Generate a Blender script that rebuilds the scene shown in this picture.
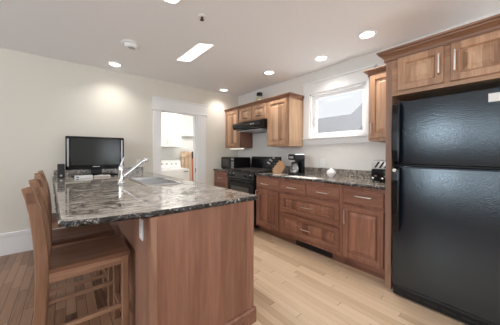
import bpy, bmesh, math, random
from mathutils import Vector, Matrix
random.seed(7)
sc = bpy.context.scene
for o in list(bpy.data.objects):
    bpy.data.objects.remove(o)
COL = sc.collection

# ------------------------------------------------------------------ camera
HC = 1.2186
F_PX = 222.46
cam_d = bpy.data.cameras.new('camera')
cam = bpy.data.objects.new('camera', cam_d)
COL.objects.link(cam)
sc.camera = cam
yaw, pit, rol = math.radians(39.705), math.radians(-0.355), math.radians(0.151)
Fv = Vector((math.sin(yaw), math.cos(yaw), 0))
Rv = Vector((math.cos(yaw), -math.sin(yaw), 0))
Uv = Vector((0, 0, 1))
F2 = Fv * math.cos(pit) + Uv * math.sin(pit)
U2 = Uv * math.cos(pit) - Fv * math.sin(pit)
R3 = Rv * math.cos(rol) + U2 * math.sin(rol)
U3 = U2 * math.cos(rol) - Rv * math.sin(rol)
M = Matrix((R3, U3, -F2)).transposed().to_4x4()
M.translation = (0, 0, HC)
cam.matrix_world = M
cam_d.sensor_fit = 'HORIZONTAL'
cam_d.sensor_width = 36.0
cam_d.lens = 36.0 * F_PX / 500.0
cam_d.shift_y = -7.42 / 500.0
cam_d.clip_start = 0.02

# ------------------------------------------------------------------ view, world, daylight
sc.view_settings.view_transform = 'Standard'
sc.view_settings.look = 'None'
sc.view_settings.gamma = 1.0
sc.view_settings.use_curve_mapping = False
sc.view_settings.exposure = 0.0

world = bpy.data.worlds.new('world')
sc.world = world
world.use_nodes = True
wb = world.node_tree.nodes['Background']
wb.inputs['Color'].default_value = (0.93, 0.965, 1.0, 1)
wb.inputs['Strength'].default_value = 1.05

def area(name, loc, direction, sx, sy, watts, color=(1, 1, 1), spread=180):
    d = bpy.data.lights.new(name, 'AREA')
    d.shape = 'RECTANGLE'
    d.size, d.size_y = sx, sy
    d.energy = watts
    d.color = color
    d.spread = math.radians(spread)
    o = bpy.data.objects.new(name, d)
    COL.objects.link(o)
    o.location = loc
    o.rotation_euler = Vector(direction).to_track_quat('-Z', 'Y').to_euler()
    return o

# daylight entering through the openings in the left and rear walls
area('daylight_left_near', (-3.16, -0.35, 1.65), (1, 0, 0.25), 1.5, 1.1, 24, (0.82, 0.91, 1.0))
area('daylight_left_far', (-3.16, 1.45, 1.75), (1, 0, 0.3), 1.1, 0.8, 54, (0.82, 0.91, 1.0))
area('daylight_rear', (1.5, -2.96, 1.25), (0, 1, 2.2), 2.4, 2.1, 72, (0.9, 0.95, 1.0))
area('daylight_rear_left', (-1.6, -2.96, 1.35), (0, 1, 0.4), 1.6, 1.6, 4, (1.0, 0.98, 0.96))
area('laundry_lamp_light', (2.1, 4.55, 2.40), (0, 0.25, -1), 0.9, 0.7, 27, (1.0, 0.98, 0.95))
sun_d = bpy.data.lights.new('sun', 'SUN')
sun_d.energy = 32.0
sun_d.angle = 0.02
sun_o = bpy.data.objects.new('sun', sun_d)
COL.objects.link(sun_o)
sun_o.rotation_euler = Vector((-0.70, 0.31, -1)).to_track_quat('-Z', 'Y').to_euler()

# ------------------------------------------------------------------ mesh helpers
class MB:
    def __init__(s):
        s.bm = bmesh.new()
        s.mi = 0
    def box(s, x0, y0, z0, x1, y1, z1, bev=0.0, seg=2):
        x0, x1 = min(x0, x1), max(x0, x1)
        y0, y1 = min(y0, y1), max(y0, y1)
        z0, z1 = min(z0, z1), max(z0, z1)
        t = bmesh.new()
        bmesh.ops.create_cube(t, size=1)
        for v in t.verts:
            v.co = ((x0 + x1) / 2 + v.co.x * (x1 - x0), (y0 + y1) / 2 + v.co.y * (y1 - y0), (z0 + z1) / 2 + v.co.z * (z1 - z0))
        if bev > 0:
            bev = min(bev, 0.49 * min(x1 - x0, y1 - y0, z1 - z0))
            bmesh.ops.bevel(t, geom=t.edges[:], offset=bev, segments=seg, affect='EDGES', profile=0.5)
        return s.merge(t)
    def merge(s, t):
        mp = {}
        out = []
        for v in t.verts:
            nv = s.bm.verts.new(v.co)
            mp[v] = nv
            out.append(nv)
        for f in t.faces:
            try:
                nf = s.bm.faces.new([mp[v] for v in f.verts])
                nf.material_index = s.mi
            except ValueError:
                pass
        t.free()
        return out
    def loops(s, loops, cap0=True, cap1=True, closed=True):
        rows = [[s.bm.verts.new(p) for p in lp] for lp in loops]
        n = len(rows[0])
        for a, b in zip(rows[:-1], rows[1:]):
            for i in range(n if closed else n - 1):
                j = (i + 1) % n
                f = s.bm.faces.new((a[i], a[j], b[j], b[i]))
                f.material_index = s.mi
        if cap0:
            f = s.bm.faces.new(rows[0][::-1]); f.material_index = s.mi
        if cap1:
            f = s.bm.faces.new(rows[-1]); f.material_index = s.mi
        return rows
    def tube(s, pts, rad, seg=12, caps=True):
        pts = [Vector(p) for p in pts]
        if not isinstance(rad, (list, tuple)):
            rad = [rad] * len(pts)
        n = None
        L = []
        for i, p in enumerate(pts):
            if i == 0: d = pts[1] - pts[0]
            elif i == len(pts) - 1: d = pts[-1] - pts[-2]
            else: d = (pts[i + 1] - pts[i]).normalized() + (pts[i] - pts[i - 1]).normalized()
            d.normalize()
            if n is None:
                n = d.orthogonal().normalized()
            else:
                n = (n - d * n.dot(d)).normalized()
            b = d.cross(n)
            L.append([p + (n * math.cos(2 * math.pi * k / seg) + b * math.sin(2 * math.pi * k / seg)) * rad[i] for k in range(seg)])
        s.loops(L, caps, caps)
    def bar(s, pts, w, h, side=Vector((0, 1, 0))):
        """rectangular section swept along pts; w along `side`, h across it"""
        pts = [Vector(p) for p in pts]
        L = []
        for i, p in enumerate(pts):
            d = (pts[min(i + 1, len(pts) - 1)] - pts[max(i - 1, 0)]).normalized()
            a = (side - d * side.dot(d)).normalized()
            b = d.cross(a)
            ww = w[i] if isinstance(w, (list, tuple)) else w
            hh = h[i] if isinstance(h, (list, tuple)) else h
            c = min(ww, hh) * 0.14
            sec = [(-ww / 2 + c, -hh / 2), (ww / 2 - c, -hh / 2), (ww / 2, -hh / 2 + c), (ww / 2, hh / 2 - c),
                   (ww / 2 - c, hh / 2), (-ww / 2 + c, hh / 2), (-ww / 2, hh / 2 - c), (-ww / 2, -hh / 2 + c)]
            L.append([p + a * q[0] + b * q[1] for q in sec])
        s.loops(L)
    def lathe(s, prof, c=(0, 0, 0), seg=28, axis='z'):
        L = []
        for r, z in prof:
            lp = []
            for k in range(seg):
                a = 2 * math.pi * k / seg
                if axis == 'z': q = (c[0] + r * math.cos(a), c[1] + r * math.sin(a), c[2] + z)
                elif axis == 'x': q = (c[0] + z, c[1] + r * math.cos(a), c[2] + r * math.sin(a))
                else: q = (c[0] + r * math.sin(a), c[1] + z, c[2] + r * math.cos(a))
                lp.append(q)
            L.append(lp)
        s.loops(L)
    def prism(s, poly, axis, a0, a1):
        """poly in the two other axes (order x,y,z minus axis), extruded a0..a1"""
        def P(q, a):
            if axis == 'x': return (a, q[0], q[1])
            if axis == 'y': return (q[0], a, q[1])
            return (q[0], q[1], a)
        s.loops([[P(q, a0) for q in poly], [P(q, a1) for q in poly]])
    def rects(s, x, u0, u1, z0, z1, prof, face='-x'):
        """nested rectangles: prof = [(inset, height)], heights grow out of the plane"""
        L = []
        for ins, h in prof:
            a0, a1, b0, b1 = u0 + ins, u1 - ins, z0 + ins, z1 - ins
            if face == '-x': L.append([(x - h, a0, b0), (x - h, a1, b0), (x - h, a1, b1), (x - h, a0, b1)])
            else: L.append([(a0, x - h, b0), (a1, x - h, b0), (a1, x - h, b1), (a0, x - h, b1)])
        s.loops(L)
    def build(s, name, mat, parent=None, smooth=False, local=False):
        bmesh.ops.recalc_face_normals(s.bm, faces=s.bm.faces[:])
        if parent is not None and not local:
            off = Vector((0, 0, 0)); q = parent
            while q is not None:
                off += q.location; q = q.parent
            for v in s.bm.verts:
                v.co -= off
        me = bpy.data.meshes.new(name)
        s.bm.to_mesh(me)
        s.bm.free()
        for m in (mat if isinstance(mat, (list, tuple)) else [mat]):
            me.materials.append(m)
        if smooth:
            for p in me.polygons: p.use_smooth = True
            try:
                me.set_sharp_from_angle(angle=math.radians(38))
            except Exception:
                pass
        o = bpy.data.objects.new(name, me)
        COL.objects.link(o)
        if parent is not None: o.parent = parent
        return o

def tag(o, label, cat, group=None):
    o['label'] = label; o['category'] = cat
    if group: o['group'] = group
    return o

def thing(name, label, cat, loc=(0, 0, 0), rz=0.0, group=None):
    o = bpy.data.objects.new(name, None)
    o.empty_display_size = 0.1
    COL.objects.link(o)
    o.location = loc
    o.rotation_euler = (0, 0, rz)
    return tag(o, label, cat, group)

def struct(mb, name, mat, parent=None, smooth=False):
    o = mb.build(name, mat, parent, smooth)
    if parent is None: o['kind'] = 'structure'
    return o

def dup(root, loc, label, group=None):
    r = root.copy(); COL.objects.link(r); r.location = loc; r['label'] = label
    if group: r['group'] = group
    for ch in list(root.children):
        c = ch.copy(); COL.objects.link(c); c.parent = r
        for g in list(ch.children):
            d = g.copy(); COL.objects.link(d); d.parent = c
    return r

# ------------------------------------------------------------------ materials
def new_mat(name):
    m = bpy.data.materials.new(name)
    m.use_nodes = True
    nt = m.node_tree
    return m, nt, nt.nodes['Principled BSDF']

def plain(name, col, rough=0.5, metal=0.0, spec=0.5, emit=None, es=0.0, coat=0.0, bump=0.0, bscale=200):
    m, nt, b = new_mat(name)
    b.inputs['Base Color'].default_value = (*col, 1)
    b.inputs['Roughness'].default_value = rough
    b.inputs['Metallic'].default_value = metal
    b.inputs['Specular IOR Level'].default_value = spec
    b.inputs['Coat Weight'].default_value = coat
    b.inputs['Coat Roughness'].default_value = 0.08
    if emit:
        b.inputs['Emission Color'].default_value = (*emit, 1)
        b.inputs['Emission Strength'].default_value = es
    tc = nt.nodes.new('ShaderNodeTexCoord')
    n = nt.nodes.new('ShaderNodeTexNoise')
    n.inputs['Scale'].default_value = bscale
    n.inputs['Detail'].default_value = 3
    nt.links.new(tc.outputs['Object'], n.inputs['Vector'])
    if bump > 0:
        bp = nt.nodes.new('ShaderNodeBump')
        bp.inputs['Strength'].default_value = bump
        bp.inputs['Distance'].default_value = 0.002
        nt.links.new(n.outputs['Fac'], bp.inputs['Height'])
        nt.links.new(bp.outputs['Normal'], b.inputs['Normal'])
    else:
        mr = nt.nodes.new('ShaderNodeMapRange')
        mr.inputs['To Min'].default_value = max(0.0, rough - 0.03)
        mr.inputs['To Max'].default_value = min(1.0, rough + 0.03)
        nt.links.new(n.outputs['Fac'], mr.inputs['Value'])
        nt.links.new(mr.outputs['Result'], b.inputs['Roughness'])
    return m

def math_node(nt, op, a, b=None):
    n = nt.nodes.new('ShaderNodeMath'); n.operation = op
    for i, v in enumerate((a, b)):
        if v is None: continue
        if isinstance(v, (int, float)): n.inputs[i].default_value = v
        else: nt.links.new(v, n.inputs[i])
    return n.outputs[0]

def ramp(nt, fac, stops):
    r = nt.nodes.new('ShaderNodeValToRGB')
    e = r.color_ramp.elements
    while len(e) < len(stops): e.new(0.5)
    for el, (p, c) in zip(e, stops):
        el.position = p; el.color = (*c, 1)
    nt.links.new(fac, r.inputs['Fac'])
    return r.outputs['Color']

def mixc(nt, fac, a, b, mode='MIX'):
    n = nt.nodes.new('ShaderNodeMix'); n.data_type = 'RGBA'; n.blend_type = mode
    for sock, v in ((n.inputs['Factor'], fac), (n.inputs['A'], a), (n.inputs['B'], b)):
        if isinstance(v, (int, float)): sock.default_value = v
        elif isinstance(v, tuple): sock.default_value = (*v, 1)
        else: nt.links.new(v, sock)
    return n.outputs['Result']

def wood(name, dark, light, grain='z', across='y', board=0.09, var=0.35, rough=0.38, gscale=1.0, spec=0.4):
    m, nt, b = new_mat(name)
    tc = nt.nodes.new('ShaderNodeTexCoord')
    oi = nt.nodes.new('ShaderNodeObjectInfo')
    sep = nt.nodes.new('ShaderNodeSeparateXYZ')
    nt.links.new(tc.outputs['Object'], sep.inputs[0])
    ax = {'x': 0, 'y': 1, 'z': 2}
    mp = nt.nodes.new('ShaderNodeMapping')
    s = [9.0 * gscale] * 3
    s[ax[grain]] = 0.9 * gscale
    mp.inputs['Scale'].default_value = s
    nt.links.new(tc.outputs['Object'], mp.inputs['Vector'])
    rv = math_node(nt, 'MULTIPLY', oi.outputs['Random'], 17.0)
    # board index
    q = math_node(nt, 'DIVIDE', sep.outputs[ax[across]], board)
    q = math_node(nt, 'ADD', q, rv)
    fl = math_node(nt, 'FLOOR', q)
    wn = nt.nodes.new('ShaderNodeTexWhiteNoise'); wn.noise_dimensions = '1D'
    nt.links.new(fl, wn.inputs['W'])
    n1 = nt.nodes.new('ShaderNodeTexNoise'); n1.noise_dimensions = '4D'
    n1.inputs['Scale'].default_value = 2.0; n1.inputs['Detail'].default_value = 5; n1.inputs['Distortion'].default_value = 1.2
    nt.links.new(mp.outputs[0], n1.inputs['Vector'])
    w = math_node(nt, 'ADD', math_node(nt, 'MULTIPLY', wn.outputs['Value'], 9.0), rv)
    nt.links.new(w, n1.inputs['W'])
    n2 = nt.nodes.new('ShaderNodeTexNoise')
    mp2 = nt.nodes.new('ShaderNodeMapping')
    s2 = [70.0] * 3; s2[ax[grain]] = 2.5
    mp2.inputs['Scale'].default_value = s2
    nt.links.new(tc.outputs['Object'], mp2.inputs['Vector'])
    nt.links.new(mp2.outputs[0], n2.inputs['Vector'])
    n2.inputs['Scale'].default_value = 2.0; n2.inputs['Detail'].default_value = 3
    f = math_node(nt, 'ADD', math_node(nt, 'MULTIPLY', n1.outputs['Fac'], 0.95 - 0.5 * var), math_node(nt, 'MULTIPLY', wn.outputs['Value'], var))
    f = math_node(nt, 'ADD', f, math_node(nt, 'MULTIPLY', math_node(nt, 'SUBTRACT', n2.outputs['Fac'], 0.5), 0.35))
    c = ramp(nt, f, [(0.22, dark), (0.80, light)])
    nt.links.new(c, b.inputs['Base Color'])
    b.inputs['Roughness'].default_value = rough
    b.inputs['Specular IOR Level'].default_value = spec
    bp = nt.nodes.new('ShaderNodeBump'); bp.inputs['Strength'].default_value = 0.08; bp.inputs['Distance'].default_value = 0.001
    nt.links.new(n2.outputs['Fac'], bp.inputs['Height']); nt.links.new(bp.outputs['Normal'], b.inputs['Normal'])
    return m

def plank_floor(name, tones, w=0.07, L=0.95, rough=0.33, gw=.035, gf=.5):
    m, nt, b = new_mat(name)
    tc = nt.nodes.new('ShaderNodeTexCoord')
    sep = nt.nodes.new('ShaderNodeSeparateXYZ')
    nt.links.new(tc.outputs['Object'], sep.inputs[0])
    qx = math_node(nt, 'DIVIDE', sep.outputs[0], w)
    ix = math_node(nt, 'FLOOR', qx)
    fx = math_node(nt, 'FRACT', qx)
    wn1 = nt.nodes.new('ShaderNodeTexWhiteNoise'); wn1.noise_dimensions = '1D'
    nt.links.new(ix, wn1.inputs['W'])
    qy = math_node(nt, 'ADD', math_node(nt, 'DIVIDE', sep.outputs[1], L), math_node(nt, 'MULTIPLY', wn1.outputs['Value'], 5.3))
    iy = math_node(nt, 'FLOOR', qy)
    fy = math_node(nt, 'FRACT', qy)
    cb = nt.nodes.new('ShaderNodeCombineXYZ')
    nt.links.new(ix, cb.inputs[0]); nt.links.new(iy, cb.inputs[1])
    wn = nt.nodes.new('ShaderNodeTexWhiteNoise'); wn.noise_dimensions = '2D'
    nt.links.new(cb.outputs[0], wn.inputs['Vector'])
    mp = nt.nodes.new('ShaderNodeMapping'); mp.inputs['Scale'].default_value = (22, 1.6, 1)
    nt.links.new(tc.outputs['Object'], mp.inputs['Vector'])
    n = nt.nodes.new('ShaderNodeTexNoise'); n.noise_dimensions = '4D'
    n.inputs['Scale'].default_value = 2.0; n.inputs['Detail'].default_value = 4; n.inputs['Distortion'].default_value = 0.8
    nt.links.new(mp.outputs[0], n.inputs['Vector'])
    nt.links.new(math_node(nt, 'MULTIPLY', wn.outputs['Value'], 30.0), n.inputs['W'])
    t = math_node(nt, 'ADD', math_node(nt, 'MULTIPLY', wn.outputs['Value'], 0.75), math_node(nt, 'MULTIPLY', math_node(nt, 'SUBTRACT', n.outputs['Fac'], 0.4), 0.55))
    c = ramp(nt, t, tones)
    gx = math_node(nt, 'LESS_THAN', fx, gw)
    gy = math_node(nt, 'LESS_THAN', fy, .008)
    g = math_node(nt, 'MAXIMUM', gx, gy)
    c = mixc(nt, math_node(nt, 'MULTIPLY', g, gf), c, tuple(0.35 * k for k in tones[0][1]))
    nt.links.new(c, b.inputs['Base Color'])
    b.inputs['Roughness'].default_value = rough
    bp = nt.nodes.new('ShaderNodeBump'); bp.inputs['Strength'].default_value = 0.15; bp.inputs['Distance'].default_value = 0.002
    bp.invert = True
    nt.links.new(g, bp.inputs['Height']); nt.links.new(bp.outputs['Normal'], b.inputs['Normal'])
    return m

def granite(name, stops, scale=6.0, rough=0.06, ior=1.75, bump=0.0, speck=0.5):
    m, nt, b = new_mat(name)
    tc = nt.nodes.new('ShaderNodeTexCoord')
    mp = nt.nodes.new('ShaderNodeMapping')
    mp.inputs['Rotation'].default_value = (0, 0, 0.5)
    mp.inputs['Scale'].default_value = (1.0, 1.7, 1.3)
    nt.links.new(tc.outputs['Object'], mp.inputs['Vector'])
    n1 = nt.nodes.new('ShaderNodeTexNoise')
    n1.inputs['Scale'].default_value = scale; n1.inputs['Detail'].default_value = 7; n1.inputs['Roughness'].default_value = 0.65; n1.inputs['Distortion'].default_value = 2.2
    nt.links.new(mp.outputs[0], n1.inputs['Vector'])
    v = nt.nodes.new('ShaderNodeTexNoise'); v.inputs['Scale'].default_value = scale * 14; v.inputs['Detail'].default_value = 4
    nt.links.new(tc.outputs['Object'], v.inputs['Vector'])
    f = math_node(nt, 'ADD', n1.outputs['Fac'], math_node(nt, 'MULTIPLY', math_node(nt, 'SUBTRACT', v.outputs['Fac'], 0.5), speck))
    c = ramp(nt, f, stops)
    nt.links.new(c, b.inputs['Base Color'])
    b.inputs['Roughness'].default_value = rough
    b.inputs['IOR'].default_value = ior
    if bump > 0:
        bp = nt.nodes.new('ShaderNodeBump'); bp.inputs['Strength'].default_value = bump; bp.inputs['Distance'].default_value = 0.006
        nt.links.new(v.outputs['Fac'], bp.inputs['Height']); nt.links.new(bp.outputs['Normal'], b.inputs['Normal'])
    return m

def glass(name, tint=(1, 1, 1), refl=0.06):
    m = bpy.data.materials.new(name); m.use_nodes = True
    nt = m.node_tree
    nt.nodes.remove(nt.nodes['Principled BSDF'])
    out = nt.nodes['Material Output']
    t = nt.nodes.new('ShaderNodeBsdfTransparent'); t.inputs[0].default_value = (*tint, 1)
    g = nt.nodes.new('ShaderNodeBsdfGlossy'); g.inputs['Roughness'].default_value = 0.02
    mx = nt.nodes.new('ShaderNodeMixShader')
    mx.inputs[0].default_value = refl
    nt.links.new(t.outputs[0], mx.inputs[1]); nt.links.new(g.outputs[0], mx.inputs[2])
    nt.links.new(mx.outputs[0], out.inputs['Surface'])
    return m

WALL = plain('wall_paint', (0.72, 0.69, 0.615), 0.75, spec=0.2, bump=0.06, bscale=260)
WALLK = plain('kitchen_wall_paint', (0.76, 0.75, 0.725), 0.75, spec=0.2, bump=0.06, bscale=260)
CEIL = plain('ceiling_paint', (0.90, 0.905, 0.92), 0.85, spec=0.15, bump=0.08, bscale=220)
TRIM = plain('white_trim_paint', (0.86, 0.86, 0.86), 0.4, spec=0.4)
LWHITE = plain('laundry_white', (0.88, 0.88, 0.87), 0.4)
PLASTIC_W = plain('white_plastic', (0.85, 0.85, 0.84), 0.35)
PORC = plain('white_porcelain', (0.88, 0.88, 0.87), 0.15, coat=0.5)
BLACK = plain('black_enamel', (0.006, 0.006, 0.007), 0.14, spec=0.35)
BLACKM = plain('black_matte_plastic', (0.008, 0.008, 0.009), 0.35, spec=0.3)
IRON = plain('cast_iron', (0.02, 0.02, 0.02), 0.55)
IRONG = plain('highlit_iron_grate', (.09, .075, .065), .4)  # lighter brown base colour imitates highlights on the grates
DGLASS = plain('dark_glass', (0.02, 0.022, 0.025), 0.05)
SCREEN = plain('tv_screen', (0.022, 0.027, 0.026), 0.14, spec=0.35)
CHROME = plain('chrome', (0.80, 0.81, 0.83), 0.09, metal=1.0)
STEEL = plain('brushed_steel', (0.66, 0.66, 0.66), 0.28, metal=1.0)
NICKEL = plain('satin_nickel', (0.75, 0.73, 0.70), 0.3, metal=1.0)
SILVERP = plain('silver_plastic', (0.42, 0.43, 0.44), 0.35, metal=0.4)
BRONZE = plain('dark_bronze', (0.10, 0.06, 0.04), 0.4, metal=0.6)
DARKHOLE = plain('dark_void', (0.01, 0.01, 0.01), 0.8)
BEIGE = plain('beige_plastic', (0.55, 0.50, 0.43), 0.5)
REDP = plain('red_plastic', (0.62, 0.10, 0.05), 0.4)
ROOFM = plain('roof_shingle', (0.06, 0.063, 0.07), 0.9, bump=0.3, bscale=9)
SIDING = plain('house_siding', (0.62, 0.63, 0.64), 0.8)
LAMPON = plain('lamp_lens', (0.9, 0.9, 0.88), 0.5, emit=(1.0, 0.97, 0.92), es=5.0)
SUNPATCH = plain('sun_patch_glow', (0.9, 0.9, 0.88), 0.5, emit=(1.0, 1.0, 1.0), es=1.5)  # emission imitates sunlight reflected onto the ceiling
UCLON = plain('strip_light_lens', (0.9, 0.9, 0.88), 0.5, emit=(1.0, 0.88, 0.74), es=2.5)
LIQUID = plain('jar_contents', (0.62, 0.55, 0.42), 0.5)
GLASS = glass('window_glass')
JARG = glass('jar_glass', (0.93, 0.95, 0.93))

def fridge_mat():
    m, nt, b = new_mat('textured_black_appliance')
    tc = nt.nodes.new('ShaderNodeTexCoord')
    n = nt.nodes.new('ShaderNodeTexNoise'); n.inputs['Scale'].default_value = 110; n.inputs['Detail'].default_value = 2; n.inputs['Roughness'].default_value = 0.7
    nt.links.new(tc.outputs['Object'], n.inputs['Vector'])
    b.inputs['Base Color'].default_value = (0.008, 0.012, 0.020, 1)
    b.inputs['Roughness'].default_value = 0.17
    b.inputs['Specular Tint'].default_value = (0.80, 0.93, 1.0, 1)
    b.inputs['IOR'].default_value = 1.75
    bp = nt.nodes.new('ShaderNodeBump'); bp.inputs['Strength'].default_value = 1.0; bp.inputs['Distance'].default_value = 0.0011
    nt.links.new(n.outputs['Fac'], bp.inputs['Height']); nt.links.new(bp.outputs['Normal'], b.inputs['Normal'])
    return m
FRIDGE = fridge_mat()

UD, UL = (0.28, 0.14, 0.078), (0.58, 0.355, 0.22)       # upper cabinets
UPV = wood('alder_frame', UD, UL, 'z', 'y', 0.12, 0.25)
UPP = wood('alder_panel', (0.21, 0.095, 0.05), (0.64, 0.41, 0.26), 'z', 'y', 0.075, 0.6)
UPH = wood('alder_rail', UD, UL, 'y', 'z', 0.3, 0.1)
UPX = wood('alder_end', (0.42, 0.25, 0.14), (0.70, 0.48, 0.31), 'z', 'x', 0.2, 0.25)
CRN = wood('alder_crown', (0.18, 0.085, 0.045), (0.36, 0.19, 0.115), 'y', 'z', 0.5, 0.05)
BD, BL = (0.14, 0.058, 0.038), (0.38, 0.185, 0.125)       # base cabinets
BSV = wood('cherry_frame', BD, BL, 'z', 'y', 0.15, 0.2)
BSP = wood('cherry_panel', (0.12, 0.048, 0.03), (0.41, 0.20, 0.132), 'z', 'y', 0.09, 0.4)
BSH = wood('cherry_drawer', BD, BL, 'y', 'z', 0.3, 0.1)
ENDP = wood('peninsula_panel', (0.17, 0.068, 0.042), (0.36, 0.185, 0.125), 'z', 'x', 0.11, 0.3)
ENDX = wood('peninsula_side', (0.20, 0.095, 0.062), (0.36, 0.195, 0.135), 'z', 'y', 0.12, 0.3)
STLV = wood('stool_upright', (0.17, 0.085, 0.048), (0.40, 0.235, 0.15), 'z', 'y', 0.2, 0.15, rough=0.35)
STLX = wood('stool_rail_x', (0.22, 0.115, 0.07), (0.44, 0.265, 0.17), 'x', 'z', 0.2, 0.15, rough=0.35)
STLY = wood('stool_rail_y', (0.20, 0.105, 0.06), (0.42, 0.25, 0.16), 'y', 'z', 0.2, 0.15, rough=0.35)
SEAT = wood('stool_seat', (0.055, 0.022, 0.013), (0.26, 0.125, 0.075), 'x', 'y', 0.06, 0.4, rough=0.32)
BLOCK = wood('knife_block', (0.36, 0.19, 0.09), (0.58, 0.36, 0.20), 'z', 'y', 0.05, 0.3)
GATEW = wood('pine', (0.52, 0.33, 0.20), (0.78, 0.60, 0.44), 'z', 'x', 0.1, 0.3)
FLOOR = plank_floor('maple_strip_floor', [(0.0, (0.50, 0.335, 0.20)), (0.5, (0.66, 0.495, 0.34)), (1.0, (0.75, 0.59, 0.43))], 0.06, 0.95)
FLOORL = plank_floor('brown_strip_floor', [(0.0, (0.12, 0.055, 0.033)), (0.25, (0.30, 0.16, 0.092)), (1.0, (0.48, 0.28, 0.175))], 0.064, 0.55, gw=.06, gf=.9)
GT = [(0.32, (0.07, 0.05, 0.04)), (0.43, (0.18, 0.145, 0.118)), (0.53, (0.38, 0.34, 0.30)), (0.66, (0.54, 0.51, 0.47))]
GRAN = granite('granite_top', GT, 6.5, 0.04, 2.3, speck=0.25)
GRANB = granite('granite_splash', [(0.33, (0.03, 0.027, 0.025)), (0.47, (0.20, 0.17, 0.145)), (0.56, (0.36, 0.32, 0.28)), (0.68, (0.62, 0.58, 0.52))], 14.0, 0.12, 1.6)
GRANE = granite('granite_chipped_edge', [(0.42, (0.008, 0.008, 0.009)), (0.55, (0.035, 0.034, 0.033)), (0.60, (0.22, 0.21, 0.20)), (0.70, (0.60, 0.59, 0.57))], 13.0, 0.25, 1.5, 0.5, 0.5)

# ------------------------------------------------------------------ room shell
WX, BY, H = 2.906, 3.913, 2.466
LX, FY = -3.2, -3.0
def slab(name, mat, *b):
    m = MB(); m.box(*b); return struct(m, name, mat)
slab('floor', FLOOR, 0.62, FY, -0.12, WX + 0.15, BY + 0.12, 0.0)
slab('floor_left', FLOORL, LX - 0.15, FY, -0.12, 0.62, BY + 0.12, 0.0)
slab('ceiling', CEIL, LX - 0.15, FY - 0.15, H, WX + 0.15, BY + 0.12, H + 0.12)
# back wall with a doorway
DX0, DX1, DZ = 1.255, 1.935, 1.965
m = MB()
m.box(LX, BY, 0, DX0, BY + 0.12, H); m.box(DX1, BY, 0, WX, BY + 0.12, H); m.box(DX0, BY, DZ, DX1, BY + 0.12, H)
struct(m, 'wall_back', WALL)
# right wall with a window opening
WY0, WY1, WZ0, WZ1 = 1.215, 2.055, 1.462, 2.127
m = MB()
m.box(WX, FY, 0, WX + 0.15, WY0, H); m.box(WX, WY1, 0, WX + 0.15, BY + 0.12, H)
m.box(WX, WY0, 0, WX + 0.15, WY1, WZ0); m.box(WX, WY0, WZ1, WX + 0.15, WY1, H)
struct(m, 'wall_right', WALLK)
def wall_open(name, horiz, c0, c1, a0, a1, opens):
    m = MB()
    def bx(u0, u1, z0, z1):
        if horiz: m.box(u0, c0, z0, u1, c1, z1)
        else: m.box(c0, u0, z0, c1, u1, z1)
    u = a0
    for (p, q, z0, z1) in opens:
        bx(u, p, 0, H); bx(p, q, 0, z0) if z0 > 0 else None; bx(p, q, z1, H); u = q
    bx(u, a1, 0, H)
    return struct(m, name, WALL)
wall_open('wall_left', False, LX - 0.15, LX, FY, BY + 0.12, [(-1.1, 0.4, 1.1, 2.2), (0.9, 2.0, 1.35, 2.15)])
wall_open('wall_front', True, FY - 0.15, FY, LX, WX, [(-2.4, -0.8, 0.55, 2.15), (0.3, 2.7, 0.15, 2.3)])
# baseboard along the back wall
m = MB()
for x0, x1 in ((LX, 0.35), (2.13, 2.3)):
    m.box(x0, BY - 0.018, 0, x1, BY, 0.215); m.box(x0, BY - 0.026, 0.215, x1, BY, 0.265, 0.006)
struct(m, 'baseboard_back', TRIM)

# door casing
dr = MB()
dr.box(1.13, BY - 0.022, 0, 1.255, BY, DZ, 0.003); dr.box(1.935, BY - 0.022, 0, 2.115, BY, DZ, 0.003)
dr.box(1.118, BY - 0.028, DZ, 2.13, BY, DZ + 0.185, 0.003)
dr.box(1.108, BY - 0.04, DZ - 0.012, 2.14, BY, DZ + 0.016, 0.004)
dr.box(1.108, BY - 0.04, DZ + 0.175, 2.14, BY, DZ + 0.2, 0.004)
door = struct(dr, 'door_1', TRIM)
j = MB()
j.box(1.255, BY, 0, 1.27, BY + 0.12, DZ - 0.015); j.box(1.92, BY, 0, 1.935, BY + 0.12, DZ - 0.015); j.box(1.255, BY, DZ - 0.015, 1.935, BY + 0.12, DZ)
j.box(1.905, BY + 0.06, 0, 1.92, BY + 0.075, DZ - 0.015)
j.build('door_jamb', TRIM, door)
s = MB(); s.box(1.916, BY + 0.02, 0.86, 1.921, BY + 0.045, 0.94, 0.002); s.build('strike_plate', BRONZE, door)

# window in the right wall
w = MB()
w.box(WX - 0.022, WY1, WZ0, WX, WY1 + 0.095, WZ1, 0.003); w.box(WX - 0.022, WY0 - 0.095, WZ0, WX, WY0, WZ1, 0.003)
w.box(WX - 0.026, WY0 - 0.105, WZ1, WX, WY1 + 0.105, WZ1 + 0.15, 0.003)
w.box(WX - 0.045, WY0 - 0.12, WZ1 + 0.15, WX, WY1 + 0.12, WZ1 + 0.172, 0.004)
win = struct(w, 'window_1', TRIM)
w = MB(); w.box(WX - 0.055, WY0 - 0.11, WZ0 - 0.024, WX + 0.05, WY1 + 0.11, WZ0, 0.006)
w.box(WX - 0.02, WY0 - 0.09, WZ0 - 0.1, WX, WY1 + 0.09, WZ0 - 0.024, 0.003); w.build('sill', TRIM, win)
w = MB()
w.box(WX, WY0, WZ0, WX + 0.15, WY0 + 0.02, WZ1); w.box(WX, WY1 - 0.02, WZ0, WX + 0.15, WY1, WZ1); w.box(WX, WY0, WZ1 - 0.02, WX + 0.15, WY1, WZ1); w.box(WX, WY0, WZ0, WX + 0.15, WY1, WZ0 + 0.02)
w.build('window_jamb', TRIM, win)
GX = WX + 0.05
w = MB()
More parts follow.
